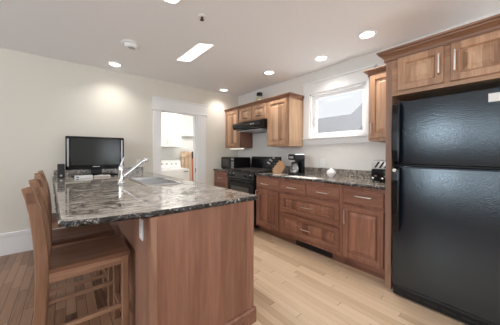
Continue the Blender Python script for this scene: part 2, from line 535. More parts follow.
for (a, b_, c, d) in ((WY0 + 0.02, WY0 + 0.075, WZ0 + 0.02, WZ1 - 0.02), (WY1 - 0.075, WY1 - 0.02, WZ0 + 0.02, WZ1 - 0.02), (WY0 + 0.07, WY1 - 0.07, WZ1 - 0.07, WZ1 - 0.02), (WY0 + 0.07, WY1 - 0.07, WZ0 + 0.02, WZ0 + 0.07)):
    w.box(GX, a, c, GX + 0.05, b_, d, 0.006)
sash = w.build('window_sash', TRIM, win)
w = MB(); w.box(GX + 0.02, WY0 + 0.07, WZ0 + 0.065, GX + 0.026, WY1 - 0.07, WZ1 - 0.065); w.build('window_pane', GLASS, sash)
w = MB(); w.box(GX - 0.03, 1.56, WZ0 + 0.02, GX, 1.72, WZ0 + 0.045, 0.006); w.tube([(GX - 0.02, 1.64, WZ0 + 0.04), (GX - 0.05, 1.62, WZ0 + 0.055), (GX - 0.05, 1.57, WZ0 + 0.04)], 0.007)
w.build('crank_handle', PLASTIC_W, win, True)
w = MB(); w.box(GX - 0.012, WY1 - 0.06, 1.66, GX, WY1 - 0.035, 1.73, 0.004); w.box(GX - 0.025, WY1 - 0.055, 1.69, GX - 0.01, WY1 - 0.042, 1.77, 0.004); w.build('sash_lock', NICKEL, win)

# neighbour house seen through the window
hs = thing('neighbor_house', 'grey shingled roof of the neighbouring house seen through the window', 'house', (14, 9, -3))
# (roof geometry set from the sight lines)
def roof_obj():
    m = MB(); m.box(11.9, 1.6, -3, 17.0, 13.0, 1.75); m.build('house_wall', SIDING, hs)
    m = MB()
    m.prism([(11.3, 1.85), (14.4, 3.83), (17.5, 1.85), (17.5, 1.7), (14.4, 3.68), (11.3, 1.7)], 'y', 5.6, 13.5)
    m.build('roof', ROOFM, hs)
    m = MB()   # taller hipped roof of the main block
    m.loops([[(13.40, 7.55, 2.76), (13.40, 1.4, 2.76), (24.5, 1.4, 2.76), (24.5, 7.55, 2.76)], [(19.00, 7.31, 6.32), (19.00, 1.5, 6.32), (19.20, 1.5, 6.32), (19.20, 7.31, 6.32)]])
    m.build('hip_roof', ROOFM, hs)
roof_obj()

# ------------------------------------------------------------------ laundry beyond the doorway
LY1, LX0, LX1, LH = 5.62, 0.9, 2.9, 2.44
slab('floor_laundry', FLOOR, LX0 - 0.1, BY + 0.12, -0.12, LX1 + 0.1, LY1 + 0.1, 0.0)
slab('ceiling_laundry', LWHITE, LX0 - 0.1, BY + 0.12, LH, LX1 + 0.1, LY1 + 0.1, LH + 0.1)
slab('wall_laundry_back', LWHITE, LX0, LY1, 0, LX1, LY1 + 0.1, LH)
slab('wall_laundry_left', LWHITE, LX0 - 0.1, BY + 0.12, 0, LX0, LY1 + 0.1, LH)
slab('wall_laundry_right', LWHITE, LX1, BY + 0.12, 0, LX1 + 0.1, LY1 + 0.1, LH)
ws = thing('washing_machine', 'white top-loading washing machine with control console seen through the doorway', 'washing machine', (1.9, 5.2, 0))
m = MB(); m.box(1.56, 4.9, 0.02, 2.23, 5.56, 0.86, 0.015); m.build('body', LWHITE, ws)
m = MB(); m.box(1.6, 4.92, 0.86, 2.19, 5.36, 0.875, 0.006); m.build('lid', PLASTIC_W, ws)
m = MB(); m.box(1.62, 4.892, 0.5, 2.17, 4.9, 0.74, 0.004); m.build('front_panel', PLASTIC_W, ws)
m = MB(); m.box(2.09, 4.893, 0.79, 2.2, 4.899, 0.815); m.build('badge', SILVERP, ws)
m = MB(); m.prism([(5.39, 0.86), (5.56, 0.86), (5.56, 1.06), (5.44, 1.06)], 'x', 1.56, 2.23); con = m.build('console', LWHITE, ws)
for k in range(5):
    m = MB(); m.lathe([(0.024, 0), (0.024, -0.014), (0.018, -0.03)], (1.66 + k * 0.115, 5.425, 0.97), 16, 'y'); m.build('knob', STEEL, con, True)
wc = thing('laundry_cabinet', 'white wall cabinet with two doors above the washing machine', 'cabinet', (1.85, 5.4, 1.37))
m = MB(); m.box(1.5, 5.22, 1.37, 2.17, 5.615, 2.36); m.build('body', LWHITE, wc)
for a, b_ in ((1.505, 1.86), (1.866, 2.165)):
    m = MB(); m.rects(5.22, a, b_, 1.38, 2.35, [(0, 0), (0, .018), (.055, .018), (.06, .01)], '-y')
    d = m.build('door', LWHITE, wc)
    xx = b_ - 0.035 if a < 1.6 else a + 0.035
    m = MB(); m.tube([(xx, 5.19, 1.44), (xx, 5.175, 1.45), (xx, 5.175, 1.57), (xx, 5.19, 1.58)], 0.007, 8); m.build('pull', NICKEL, d, True)
m = MB()
m.box(2.18, 5.50, 1.70, 2.895, 5.615, 1.72)
m.box(2.18, 5.49, 1.675, 2.895, 5.505, 1.74, 0.003)
tag(m.build('wall_shelf', TRIM), 'white wall shelf beside the laundry cabinet', 'shelf')
gt = thing('wooden_gate', 'half-height pine plank gate leaning at the back of the laundry', 'gate', (2.47, 5.5, 0))
for k in range(4):
    m = MB(); m.box(2.275 + k * 0.1, 5.50, 0.02, 2.371 + k * 0.1, 5.52, 1.27, 0.003); m.build('plank', GATEW, gt)
m = MB(); m.box(2.27, 5.478, 1.13, 2.68, 5.50, 1.22, 0.003); m.build('rail', GATEW, gt)
m = MB(); m.box(2.27, 5.478, 0.12, 2.68, 5.50, 0.21, 0.003); m.build('rail', GATEW, gt)
br = thing('broom', 'red-handled broom with a dark grip standing before the pine gate', 'broom', (2.54, 5.42, 0))
m = MB(); m.tube([(2.53, 5.34, 0.16), (2.55, 5.42, 1.1)], 0.012, 10); m.build('handle', REDP, br, True)
m = MB(); m.tube([(2.55, 5.42, 1.09), (2.554, 5.434, 1.27)], 0.018, 10); m.build('grip', BLACKM, br, True)
m = MB(); m.prism([(2.44, 0.0), (2.62, 0.0), (2.57, 0.16), (2.49, 0.16)], 'y', 5.32, 5.37); m.build('bristles', BLACKM, br)

# ------------------------------------------------------------------ cabinets on the right wall
DOORP = [(0, 0), (0, .014), (.004, .02), (.050, .02), (.056, .012), (.060, .003), (.064, .003)]
PANELP = [(0, .0), (.0, .003), (.006, .003), (.034, .0125), (.036, .0145)]
SLABP = [(0, 0), (0, .012), (.007, .019), (.010, .02)]

def pull(parent, x, y, z, length, vertical, mat=None):
    m = MB()
    h = length / 2
    if vertical:
        m.tube([(x, y, z - h), (x - 0.03, y, z - h + .002), (x - 0.033, y, z), (x - 0.03, y, z + h - .002), (x, y, z + h)], 0.006, 8)
    else:
        m.tube([(x, y - h, z), (x - 0.03, y - h + .002, z), (x - 0.033, y, z), (x - 0.03, y + h - .002, z), (x, y + h, z)], 0.006, 8)
    return m.build('pull', mat or NICKEL, parent, True)

def cdoor(parent, name, x, y0, y1, z0, z1, fm, pm, raised=True, fw=None):
    m = MB()
    if raised:
        m.rects(x, y0, y1, z0, z1, DOORP)
        d = m.build(name, fm, parent)
        m = MB(); m.rects(x - .0025, y0 + .062, y1 - .062, z0 + .062, z1 - .062, PANELP)
        m.build('panel', pm, d)
    else:
        m.rects(x, y0, y1, z0, z1, SLABP)
        d = m.build(name, fm, parent)
    return d

def crown(parent, x, y0, y1, z0, z1, proj, mat, ret0=None, ret1=None):
    """moulding along a cabinet front; ret0/ret1 = wall X the moulding returns to at each end"""
    m = MB()
    hz = z1 - z0
    prof = [(0, 0), (.2 * proj, 0), (.24 * proj, .08 * hz), (.2 * proj, .16 * hz), (.12 * proj, .2 * hz), (.16 * proj, .36 * hz), (.32 * proj, .52 * hz), (.60 * proj, .64 * hz), (.78 * proj, .66 * hz), (.80 * proj, .74 * hz), (.66 * proj, .76 * hz), (.70 * proj, .82 * hz), (.98 * proj, .84 * hz), (proj, .9 * hz), (proj, hz)]
    L = []
    for p, q in prof:
        lp = []
        if ret1 is not None: lp.append((ret1, y1 + p, z0 + q))
        lp.append((x - p, y1 + (p if ret1 is not None else 0), z0 + q))
        lp.append((x - p, y0 - (p if ret0 is not None else 0), z0 + q))
        if ret0 is not None: lp.append((ret0, y0 - p, z0 + q))
        L.append(lp)
    # back side closes the moulding
    back = []
    if ret1 is not None: back.append((ret1, y1 - 0.005, z0 + hz))
    back.append((x + 0.02, y1 - (0.005 if ret1 is not None else 0), z0 + hz)); back.append((x + 0.02, y0 + (0.005 if ret0 is not None else 0), z0 + hz))
    if ret0 is not None: back.append((ret0, y0 + 0.005, z0 + hz))
    L.append(back)
    L.append([(p[0], p[1], z0) for p in back])
    L.append(L[0])
    m.loops(L, False, False, closed=False)
    bmesh.ops.remove_doubles(m.bm, verts=m.bm.verts[:], dist=1e-6)
    return m.build('crown_molding', mat, parent)

UX = 2.578
def upper(label, y0, y1, z0, z1, doors, group='wall cabinets on the range wall', body=None):
    body = body or UPX
    t = thing('wall_cabinet', label, 'cabinet', (WX, (y0 + y1) / 2, z0), 0, group)
    m = MB(); m.box(UX, y0, z0, WX - 0.002, y1, z1); m.build('body', body, t)
    m = MB()
    m.rects(UX + 0.001, y0, y1, z0, z1, [(0, 0), (0, .004), (.03, .004), (.03, 0)])
    m.build('face_frame', UPV, t)
    out = []
    for a, b_ in doors:
        out.append(cdoor(t, 'door', UX - .004, a, b_, z0 + .028, z1 - .018, UPV, UPP))
    return t, out
c1, d1 = upper('tall wall cabinet in the corner left of the range hood', 3.415, 3.905, 1.336, 2.08, [(3.45, 3.87)], body=BSV)  # darker body wood carries the shade under the range hood
crown(c1, UX, 3.415, 3.905, 2.062, 2.125, .042, CRN)
c2, d2 = upper('short two-door wall cabinet above the black range hood', 2.657, 3.413, 1.80, 2.08, [(3.045, 3.385), (2.685, 3.025)])
crown(c2, UX, 2.657, 3.413, 2.062, 2.125, .042, CRN)
for d, y in zip(d2, (3.215, 2.855)): pull(d, UX - .024, y, 1.865, .1, False, BRONZE)
c3, d3 = upper('tall wall cabinet with pale end panel between hood and window', 2.185, 2.655, 1.336, 2.08, [(2.215, 2.628)])
crown(c3, UX, 2.185, 2.655, 2.062, 2.125, .042, CRN, ret0=WX - 0.002)
c4, d4 = upper('narrow wall cabinet between the window and the refrigerator', 0.785, 1.055, 1.362, 2.09, [(0.80, 1.035)])
crown(c4, UX, 0.785, 1.055, 2.068, 2.132, .045, CRN, ret1=WX - 0.002)
pull(d4[0], UX - .024, 1.008, 1.49, .125, True)

# cabinet over the refrigerator with its tall side panel
FX = 2.255
fc = thing('refrigerator_cabinet', 'deep two-door cabinet above the refrigerator with a tall side panel', 'cabinet', (WX, 0.35, 1.735))
m = MB(); m.box(FX, -0.02, 1.735, WX - .002, 0.722, 2.07); m.build('body', UPX, fc)
m = MB(); m.box(FX - .006, 0.722, 0.0, WX - .002, 0.772, 2.07, .002); m.build('side_panel', wood('alder_post', (0.22, 0.115, 0.075), (0.44, 0.26, 0.18), 'z', 'y', 0.2, 0.1), fc)
m = MB(); m.box(FX - .006, -0.08, 0.0, WX - .002, -0.02, 2.07, .002); m.build('side_panel', UPX, fc)
m = MB(); m.box(FX - .006, -0.02, 1.735, FX + .014, 0.722, 2.07); m.build('face_frame', UPH, fc)
for a, b_, yp in ((0.368, 0.675, 0.394), (0.022, 0.33, 0.302)):
    d = cdoor(fc, 'door', FX - .006, a, b_, 1.768, 2.05, UPV, UPP)
    pull(d, FX - .026, yp, 1.915, .15, True)
crown(fc, FX - .006, -0.08, 0.772, 2.05, 2.14, .06, CRN, ret0=WX - 0.002, ret1=WX - 0.002)

# base cabinets
BX = 2.315
def base(label, y0, y1, x=BX, group='base cabinets on the range wall'):
    t = thing('base_cabinet', label, 'cabinet', (WX, (y0 + y1) / 2, 0), 0, group)
    m = MB(); m.box(x + .02, y0, 0.1, WX - .002, y1, 0.883); m.build('body', BSV, t)
    m = MB(); m.box(x, y0, 0.1, x + .02, y1, 0.883); m.build('face_frame', BSV, t)
    m = MB(); m.box(x + .06, y0, 0, x + .075, y1, 0.1); m.build('toe_kick', BSH, t)
    return t
ba = base('base cabinet with one drawer and one door beside the range', 2.125, 2.625)
d = cdoor(ba, 'drawer', BX, 2.15, 2.61, .70, .845, BSH, BSP, False); pull(d, BX - .02, 2.40, .768, .15, False)
d = cdoor(ba, 'door', BX, 2.15, 2.61, .135, .675, BSV, BSP); pull(d, BX - .02, 2.585, .6, .1, True)
bb = base('wide drawer cabinet with four drawers under the window', 1.22, 2.123)
for a, b_ in ((1.69, 2.10), (1.245, 1.665)):
    d = cdoor(bb, 'drawer', BX, a, b_, .70, .845, BSH, BSP, False); pull(d, BX - .02, (a + b_) / 2 if a > 1.5 else 1.44, .77, .15, False)
for z0, z1 in ((.43, .672), (.145, .405)):
    d = cdoor(bb, 'drawer', BX, 1.245, 2.10, z0, z1, BSH, BSP); pull(d, BX - .02, 1.665, (z0 + z1) / 2, .15, False)
bc = base('base cabinet with one drawer and one door next to the refrigerator', 0.774, 1.218)
d = cdoor(bc, 'drawer', BX, 0.80, 1.195, .70, .845, BSH, BSP, False); pull(d, BX - .02, .985, .788, .16, False)
d = cdoor(bc, 'door', BX, 0.80, 1.195, .125, .672, BSV, BSP); pull(d, BX - .02, 1.172, .555, .155, True)
bd = base('small drawer cabinet in the corner left of the range', 3.385, 3.908)
for z0, z1 in ((.66, .845), (.40, .63), (.14, .37)):
    d = cdoor(bd, 'drawer', BX, 3.41, 3.88, z0, z1, BSH, BSP, False); pull(d, BX - .02, 3.64, (z0 + z1) / 2, .13, False)
# floor register in the toe kick
fr = thing('floor_register', 'black vent grille in the toe kick under the drawer cabinet', 'vent', (2.37, 1.62, 0.012))
m = MB(); m.box(2.362, 1.36, .014, 2.374, 1.88, .094, .002); m.build('frame', BLACKM, fr)
m = MB()
for k in range(24): m.box(2.3585, 1.375 + k * .021, .024, 2.363, 1.385 + k * .021, .084)
m.build('grille', IRON, fr)

# worktops
def worktop(label, y0, y1, x0=2.283, side0=False):
    t = thing('worktop', label, 'countertop', (WX, (y0 + y1) / 2, .884))
    m = MB(); m.box(x0 + .008, y0, .885, WX - .002, y1, .914); m.build('slab', GRAN, t)
    m = MB(); chip_edge(m, [(x0 + .008, y0), (x0 + .008, y1)], .884, .914, (-1, 0)); m.build('front_edge', GRANE, t)
    m = MB(); m.box(WX - .022, y0, .914, WX - .002, y1, 1.012, .002); m.build('backsplash', GRANB, t)
    return t
def chip_edge(m, pts, z0, z1, out=None, closed=False, step=.02, depth=.012):
    """rough-hewn stone edge following a polyline on the outside of a slab"""
    P = [Vector((p[0], p[1], 0)) for p in pts]
    D = []
    for a, b_ in zip(P[:-1], P[1:]):
        n = max(1, int((b_ - a).length / step))
        D += [a.lerp(b_, k / n) for k in range(n)]
    D.append(P[-1])
    rows = []
    for i, p in enumerate(D):
        t = (D[min(i + 1, len(D) - 1)] - D[max(i - 1, 0)]).normalized()
        nrm = Vector((t.y, -t.x, 0)) if out is None else Vector((out[0], out[1], 0))
        h = z1 - z0
        r = lambda a=.004: random.uniform(-a, a)
        rows.append([p + Vector((0, 0, z0 + .001)), p + nrm * (depth * .45 + r(.002)) + Vector((0, 0, z0 + .001 + r(.001))),
                     p + nrm * (depth * .95 + r()) + Vector((0, 0, z0 + h * .3 + r())),
                     p + nrm * (depth * 1.0 + r()) + Vector((0, 0, z0 + h * .65 + r())),
                     p + nrm * (depth * .55 + r(.002)) + Vector((0, 0, z1 - .002)), p + Vector((0, 0, z1 - .0004))])
    m.loops(rows)
worktop('granite worktop between the range and the refrigerator', 0.774, 2.625)
worktop('short granite worktop in the corner under the microwave', 3.383, 3.908)

# ------------------------------------------------------------------ range, hood
rg = thing('gas_range', 'black gas range between the base cabinets under the hood', 'range', (2.58, 3.0, 0))
RY0, RY1 = 2.63, 3.378
m = MB(); m.box(2.29, RY0, .05, 2.895, RY1, .905, .004); m.build('body', BLACK, rg)
m = MB(); m.box(2.27, RY0, .90, 2.86, RY1, .922, .006); m.build('cooktop', BLACK, rg)
m = MB(); m.prism([(2.83, .915), (2.895, .915), (2.895, 1.165), (2.855, 1.165)], 'y', RY0, RY1); bg = m.build('back_guard', BLACK, rg)
m = MB(); m.box(2.842, 2.87, 1.03, 2.85, 3.14, 1.10); m.build('clock_display', DGLASS, bg)
m = MB(); m.prism([(2.25, .80), (2.30, .80), (2.30, .905), (2.272, .905)], 'y', RY0, RY1); cp = m.build('control_panel', BLACK, rg)
for y in (2.72, 2.82, 3.19, 3.29):
    m = MB(); m.lathe([(.026, .0), (.026, -.012), (.02, -.032), (.017, -.034)], (2.262, y, .852), 20, 'x'); kn = m.build('knob', BLACKM, cp, True)
    m = MB(); m.lathe([(.030, .004), (.030, -.002), (.026, -.004)], (2.262, y, .852), 20, 'x'); m.build('knob_ring', STEEL, kn, True)
m = MB(); m.box(2.262, RY0 + .01, .23, 2.29, RY1 - .01, .785, .006); od = m.build('oven_door', BLACK, rg)
m = MB(); m.box(2.258, RY0 + .13, .40, 2.264, RY1 - .13, .66, .002); m.build('oven_window', plain('oven_glass', (.10, .085, .07), .12), od)  # brownish glass colour stands in for light reflected in the window
m = MB(); m.tube([(2.262, RY0 + .06, .735), (2.225, RY0 + .07, .735), (2.222, 3.0, .735), (2.225, RY1 - .07, .735), (2.262, RY1 - .06, .735)], .012, 12); m.build('handle', BLACKM, od, True)
m = MB(); m.box(2.265, RY0 + .01, .06, 2.29, RY1 - .01, .21, .005); m.build('drawer', BLACK, rg)
for y0 in (2.65, 3.015):
    m = MB()
    for yy in (y0, y0 + .17, y0 + .335): m.box(2.33, yy - .006, .935, 2.80, yy + .006, .95)
    for xx in (2.33, 2.45, 2.57, 2.69, 2.80): m.box(xx - .006, y0, .935, xx + .006, y0 + .335, .95)
    for xx in (2.33, 2.80):
        for yy in (y0, y0 + .335): m.box(xx - .008, yy - .008, .92, xx + .008, yy + .008, .94)
    m.build('burner_grate', IRONG, rg)
for x in (2.44, 2.69):
    for y in (2.82, 3.19):
        m = MB(); m.lathe([(.05, 0), (.05, .006), (.035, .012), (.0349, .018), (.005, .02)], (x, y, .921), 20); m.build('burner', IRON, rg, True)

hd = thing('range_hood', 'black under-cabinet range hood above the gas range', 'range hood', (2.66, 3.035, 1.62))
HY0, HY1 = 2.662, 3.41
m = MB(); m.prism([(2.41, 1.745), (2.42, 1.765), (2.52, 1.798), (2.9, 1.798), (2.9, 1.62), (2.43, 1.66), (2.412, 1.69)], 'y', HY0, HY1); m.build('canopy', BLACK, hd)
m = MB(); m.box(2.405, 2.75, 1.70, 2.415, 3.33, 1.735, .002); m.build('control_strip', BLACKM, hd)
m = MB(); m.box(2.5, 2.72, 1.622, 2.84, 3.35, 1.642); m.build('filter', SILVERP, hd)
for y in (2.80, 2.86):
    m = MB(); m.box(2.40, y, 1.708, 2.406, y + .035, 1.728, .002); m.build('switch', STEEL, hd)
us = thing('cabinet_strip_light', 'slim lit strip light under the corner wall cabinet', 'lamp', (2.74, 3.64, 1.31))
m = MB(); m.box(2.66, 3.44, 1.318, 2.72, 3.88, 1.336, .003); m.build('housing', PLASTIC_W, us)
m = MB(); m.box(2.665, 3.45, 1.312, 2.715, 3.87, 1.319); m.build('lens', UCLON, us)

# ------------------------------------------------------------------ refrigerator
fg = thing('refrigerator', 'black top-freezer refrigerator with pebbled doors', 'refrigerator', (2.5, 0.34, 0))
FY0, FY1 = -0.005, 0.69
m = MB(); m.box(2.235, FY0 + .005, .02, 2.885, FY1 - .005, 1.655, .006); m.build('body', BLACKM, fg)
m = MB(); m.box(2.165, FY0, 1.132, 2.232, FY1, 1.66, .018, 4); fz = m.build('freezer_door', FRIDGE, fg, True)
m = MB(); m.box(2.165, FY0, .10, 2.232, FY1, 1.120, .018, 4); fd = m.build('refrigerator_door', FRIDGE, fg, True)
m = MB(); m.box(2.185, FY0 + .005, .015, 2.24, FY1 - .005, .092, .006); gr = m.build('kick_grille', BLACKM, fg)
m = MB()
for k in range(5): m.box(2.181, .06 + k * .11, .045, 2.187, .14 + k * .11, .055)
m.build('grille_slot', IRON, gr)
def fh(pts, hs, par):
    m = MB(); m.bar(pts, hs, .03, Vector((0, 1, 0))); return m.build('handle', BLACK, par)
fh([(2.166, .652, 1.645), (2.135, .652, 1.625), (2.118, .652, 1.55), (2.112, .652, 1.40), (2.112, .652, 1.25), (2.12, .652, 1.165), (2.15, .652, 1.142)], [.04, .05, .052, .052, .052, .05, .04], fz)
fh([(2.15, .652, 1.11), (2.12, .652, 1.085), (2.112, .652, 1.0), (2.112, .652, .86), (2.118, .652, .72), (2.135, .65, .63), (2.166, .65, .575)], [.04, .05, .052, .052, .05, .045, .035], fd)
m = MB(); m.lathe([(.014, 0), (.014, -.005), (.009, -.008)], (2.112 - .018, .652, 1.085), 16, 'x'); m.build('badge', PLASTIC_W, fd, True)
m = MB()
m.rects(2.1655, 0.02, .128, 1.565, 1.622, [(0, 0), (0, .0015), (.002, .002)])
tag(m.build('paper_note', plain('paper', (.80, .80, .79), .7)), 'white paper note stuck high on the freezer door', 'note')

# ------------------------------------------------------------------ small things on the right worktop
mw = thing('microwave', 'black microwave oven in the corner left of the range', 'microwave', (2.64, 3.64, .914))
m = MB(); m.box(2.475, 3.435, .924, 2.86, 3.885, 1.15, .006); m.build('body', BLACKM, mw)
m = MB(); m.box(2.458, 3.55, .928, 2.476, 3.883, 1.147, .004); md = m.build('door', BLACK, mw)
m = MB(); m.box(2.4565, 3.60, .965, 2.459, 3.84, 1.11); m.build('door_window', plain('microwave_window', (.06, .06, .062), .2), md)
m = MB(); m.box(2.462, 3.437, .928, 2.476, 3.546, 1.147, .003); mp_ = m.build('control_panel', BLACKM, mw)
m = MB()
for r_ in range(4):
    for c_ in range(3): m.box(2.4605, 3.452 + c_ * .03, .945 + r_ * .033, 2.4625, 3.474 + c_ * .03, .966 + r_ * .033)
m.box(2.4605, 3.452, 1.095, 2.4625, 3.535, 1.125)
m.build('button', SILVERP, mp_)
m = MB()
for x in (2.5, 2.83):
    for y in (3.47, 3.85): m.box(x - .015, y - .015, .9142, x + .015, y + .015, .926)
m.build('foot', BLACKM, mw)

kb = thing('knife_block', 'pale wooden block full of black-handled knives beside the range', 'knife block', (2.57, 2.42, .9145), math.radians(-38))
m = MB(); m.prism([(-.075, 0), (.055, 0), (.115, .10), (.085, .185), (.03, .20), (-.075, .075)], 'y', -.055, .055)
m.build('block', BLOCK, kb, local=True)
for i, (u, v) in enumerate([(.15, -.035), (.15, .0), (.15, .035), (.48, -.035), (.48, .0), (.48, .035), (.82, -.02), (.82, .02)]):
    p = Vector((-.075 + u * .105, v, .075 + u * .125))
    dirv = Vector((-.766, 0, .643))
    m = MB(); m.bar([p - dirv * .004, p + dirv * .05, p + dirv * (.085 + .014 * (i % 3))], .016, .024); h_ = m.build('knife_handle', BLACKM, kb, local=True)
    m = MB(); m.lathe([(.003, -.0005), (.003, .0005)], p + dirv * .03 + Vector((0, -.0082, 0)), 8, 'y'); m.build('rivet', STEEL, h_, local=True)
    m = MB(); e_ = p + dirv * (.0855 + .014 * (i % 3)); m.bar([e_, e_ + dirv * .006], .018, .026); m.build('end_cap', STEEL, h_, local=True)

cm = thing('coffee_maker', 'black drip coffee maker with glass carafe on the granite worktop', 'coffee maker', (2.56, 2.035, .9145), math.radians(-8))
m = MB(); m.box(-.10, -.07, 0, .10, .07, .03, .008); m.build('base', BLACKM, cm, local=True)
m = MB(); m.box(.03, -.07, .03, .10, .07, .28, .01); m.build('water_tank', BLACK, cm, local=True)
m = MB(); m.box(-.10, -.072, .215, .10, .072, .30, .014, 3); tp = m.build('filter_housing', BLACKM, cm, local=True)
m = MB(); m.box(-.103, -.04, .24, -.099, .04, .27, .001); m.build('trim_badge', SILVERP, tp, local=True)
m = MB(); m.lathe([(.045, .032), (.060, .05), (.062, .10), (.048, .15), (.042, .168)], (-.04, 0, 0), 28); cf = m.build('carafe', plain('carafe_glass', (.30, .31, .32), .04, metal=.7), cm, True, local=True)
m = MB(); m.lathe([(.044, .168), (.046, .182), (.02, .19)], (-.04, 0, 0), 24); m.build('carafe_lid', BLACKM, cf, True, local=True)
m = MB(); m.tube([(-.09, -.03, .17), (-.135, -.06, .165), (-.14, -.062, .11), (-.105, -.04, .07)], .009, 10); m.build('carafe_handle', BLACKM, cf, True, local=True)

sj = thing('sugar_jar', 'round white porcelain jar under the wall outlet', 'jar', (2.64, 1.54, .9142))
m = MB(); m.lathe([(.022, 0), (.03, .004), (.026, .014), (.045, .026), (.058, .05), (.058, .07), (.045, .093), (.032, .10)], (2.64, 1.54, .9142), 32); m.build('body', PORC, sj, True)
m = MB(); m.lathe([(.034, .10), (.03, .108), (.012, .114), (.008, .118), (.010, .126), (.003, .131)], (2.64, 1.54, .9142), 24); m.build('lid', PORC, sj, True)

tt = thing('toaster', 'black and chrome toaster against the refrigerator side panel', 'toaster', (2.72, .93, .9142))
m = MB(); m.box(2.60, .835, .926, 2.85, 1.04, 1.055, .018, 3); m.build('body', BLACK, tt, True)
m = MB(); m.box(2.604, .84, 1.055, 2.845, 1.035, 1.148, .012, 3); ts = m.build('chrome_top', plain('pale_steel', (.78, .78, .77), .3, metal=.35), tt, True)
for k in range(3):
    m = MB(); y = .85 + k * .048
    m.loops([[(2.6025, y + .04, 1.07), (2.6025, y + .06, 1.07), (2.6025, y + .02, 1.135), (2.6025, y, 1.135)], [(2.607, y + .04, 1.07), (2.607, y + .06, 1.07), (2.607, y + .02, 1.135), (2.607, y, 1.135)]]); m.build('vent_stripe', BLACKM, ts)
for y in (.885, .965):
    m = MB(); m.box(2.64, y, 1.145, 2.82, y + .03, 1.1495); m.build('slot', DARKHOLE, ts)
for y in (.89, .985):
    m = MB(); m.box(2.585, y - .012, .975, 2.602, y + .012, .99, .003); m.build('lever', CHROME, tt)
    m = MB(); m.lathe([(.013, 0), (.013, -.01), (.008, -.013)], (2.601, y + .03, .955), 16, 'x'); m.build('dial', CHROME, tt, True)
m = MB()
for x in (2.62, 2.83):
    for y in (.86, 1.015): m.box(x - .01, y - .01, .9142, x + .01, y + .01, .928)
m.build('foot', BLACKM, tt)

jr = thing('storage_jar', 'glass jar with black lid standing on top of the wall cabinets', 'jar', (2.66, 2.94, 2.08))
jc = (2.66, 2.94, 2.081)
m = MB(); m.lathe([(.07, 0), (.076, .01), (.076, .12), (.05, .155), (.046, .172)], jc, 28); m.build('body', JARG, jr, True)
m = MB(); m.lathe([(.06, .004), (.069, .012), (.069, .112), (.045, .148), (.002, .15)], jc, 24); m.build('contents', LIQUID, jr, True)
m = MB(); m.lathe([(.052, .168), (.054, .175), (.054, .212), (.048, .218)], jc, 28); m.build('lid', BLACKM, jr, True)

def outlet(label, name, cat, c, ax, horizontal=False, group=None, dup_=True):
    """wall plate centred at c on a surface; ax = outward axis"""
    t = thing(name, label, cat, c, 0, group)
    w_, h_ = .038, .06
    if horizontal: w_, h_ = h_, w_
    d = {'-x': (-1, 0), '-y': (0, -1)}[ax]
    def B(m, u0, u1, z0, z1, a, b_):
        if ax == '-x': m.box(c[0] - b_, c[1] + u0, c[2] + z0, c[0] - a, c[1] + u1, c[2] + z1, .0015)
        else: m.box(c[0] + u0, c[1] - b_, c[2] + z0, c[0] + u1, c[1] - a, c[2] + z1, .0015)
    m = MB(); B(m, -w_, w_, -h_, h_, 0.0005, .006); p = m.build('plate', PLASTIC_W, t)
    for s_ in (-1, 1):
        m = MB()
        if horizontal: B(m, s_ * .02 - .014, s_ * .02 + .014, -.017, .017, .005, .0075)
        else: B(m, -.017, .017, s_ * .02 - .014, s_ * .02 + .014, .005, .0075)
        k = m.build('socket', PLASTIC_W, t)
        for q in (-.006, .006):
            m = MB()
            if horizontal: B(m, s_ * .02 - .005, s_ * .02 + .005, q - .001, q + .001, .007, .0079)
            else: B(m, q - .001, q + .001, s_ * .02 - .003, s_ * .02 + .007, .007, .0079)
            m.build('slit', DARKHOLE, k)
    return t
outlet('white wall outlet above the worktop under the window', 'wall_outlet', 'outlet', (WX, 1.83, 1.09), '-x')
outlet('white wall outlet on the back wall right of the television', 'wall_outlet', 'outlet', (.915, BY, 1.06), '-y')

# ------------------------------------------------------------------ peninsula
pn = thing('peninsula_cabinet', 'wood-panelled peninsula cabinet under the large granite worktop', 'cabinet', (.7, 2.5, 0))
PX0, PX1, PY0 = .345, 1.052, 1.222
m = MB()
m.box(PX0 + .02, PY0 + .03, .0, PX1 - .002, 2.05, .883); m.box(PX0 + .02, 2.05, 0, PX1 - .002, 3.10, .68); m.box(PX0 + .02, 3.10, 0, PX1 - .002, BY - .002, .883)
m.build('body', ENDX, pn)
m = MB(); m.box(PX0 + .028, PY0, .0, PX1, PY0 + .03, .883); m.build('end_panel', ENDP, pn)
m = MB(); m.box(PX0 - .004, PY0 - .006, 0, PX0 + .03, PY0 + .04, .883, .004); m.build('corner_post', wood('peninsula_post', (0.27, 0.14, 0.09), (0.45, 0.26, 0.18), 'z', 'x', 0.2, 0.1), pn)
m = MB(); m.box(PX0, PY0 + .03, .0, PX0 + .02, BY - .002, .883); m.build('side_panel', ENDX, pn)
m = MB(); m.prism([(PY0 - .016, 0), (PY0, 0), (PY0, .105), (PY0 - .008, .105), (PY0 - .016, .09)], 'x', PX0 + .03, PX1 + .014)
m.box(PX1 - .002, PY0, 0, PX1 + .014, PY0 + .08, .1); m.build('base_molding', BSH, pn)
for a, b_ in ((1.24, 1.70), (1.71, 2.17), (2.18, 2.64), (2.65, 3.11), (3.12, 3.58)):
    m = MB()
    L = [[(PX1 - .002 + h, a + i, .13 + i), (PX1 - .002 + h, b_ - i, .13 + i), (PX1 - .002 + h, b_ - i, .85 - i), (PX1 - .002 + h, a + i, .85 - i)] for i, h in DOORP]
    m.loops(L); m.build('door', BSV, pn)
outlet('white outlet plate on the side of the peninsula below the worktop', 'wall_outlet', 'outlet', (PX0, 1.405, .775), '-x')

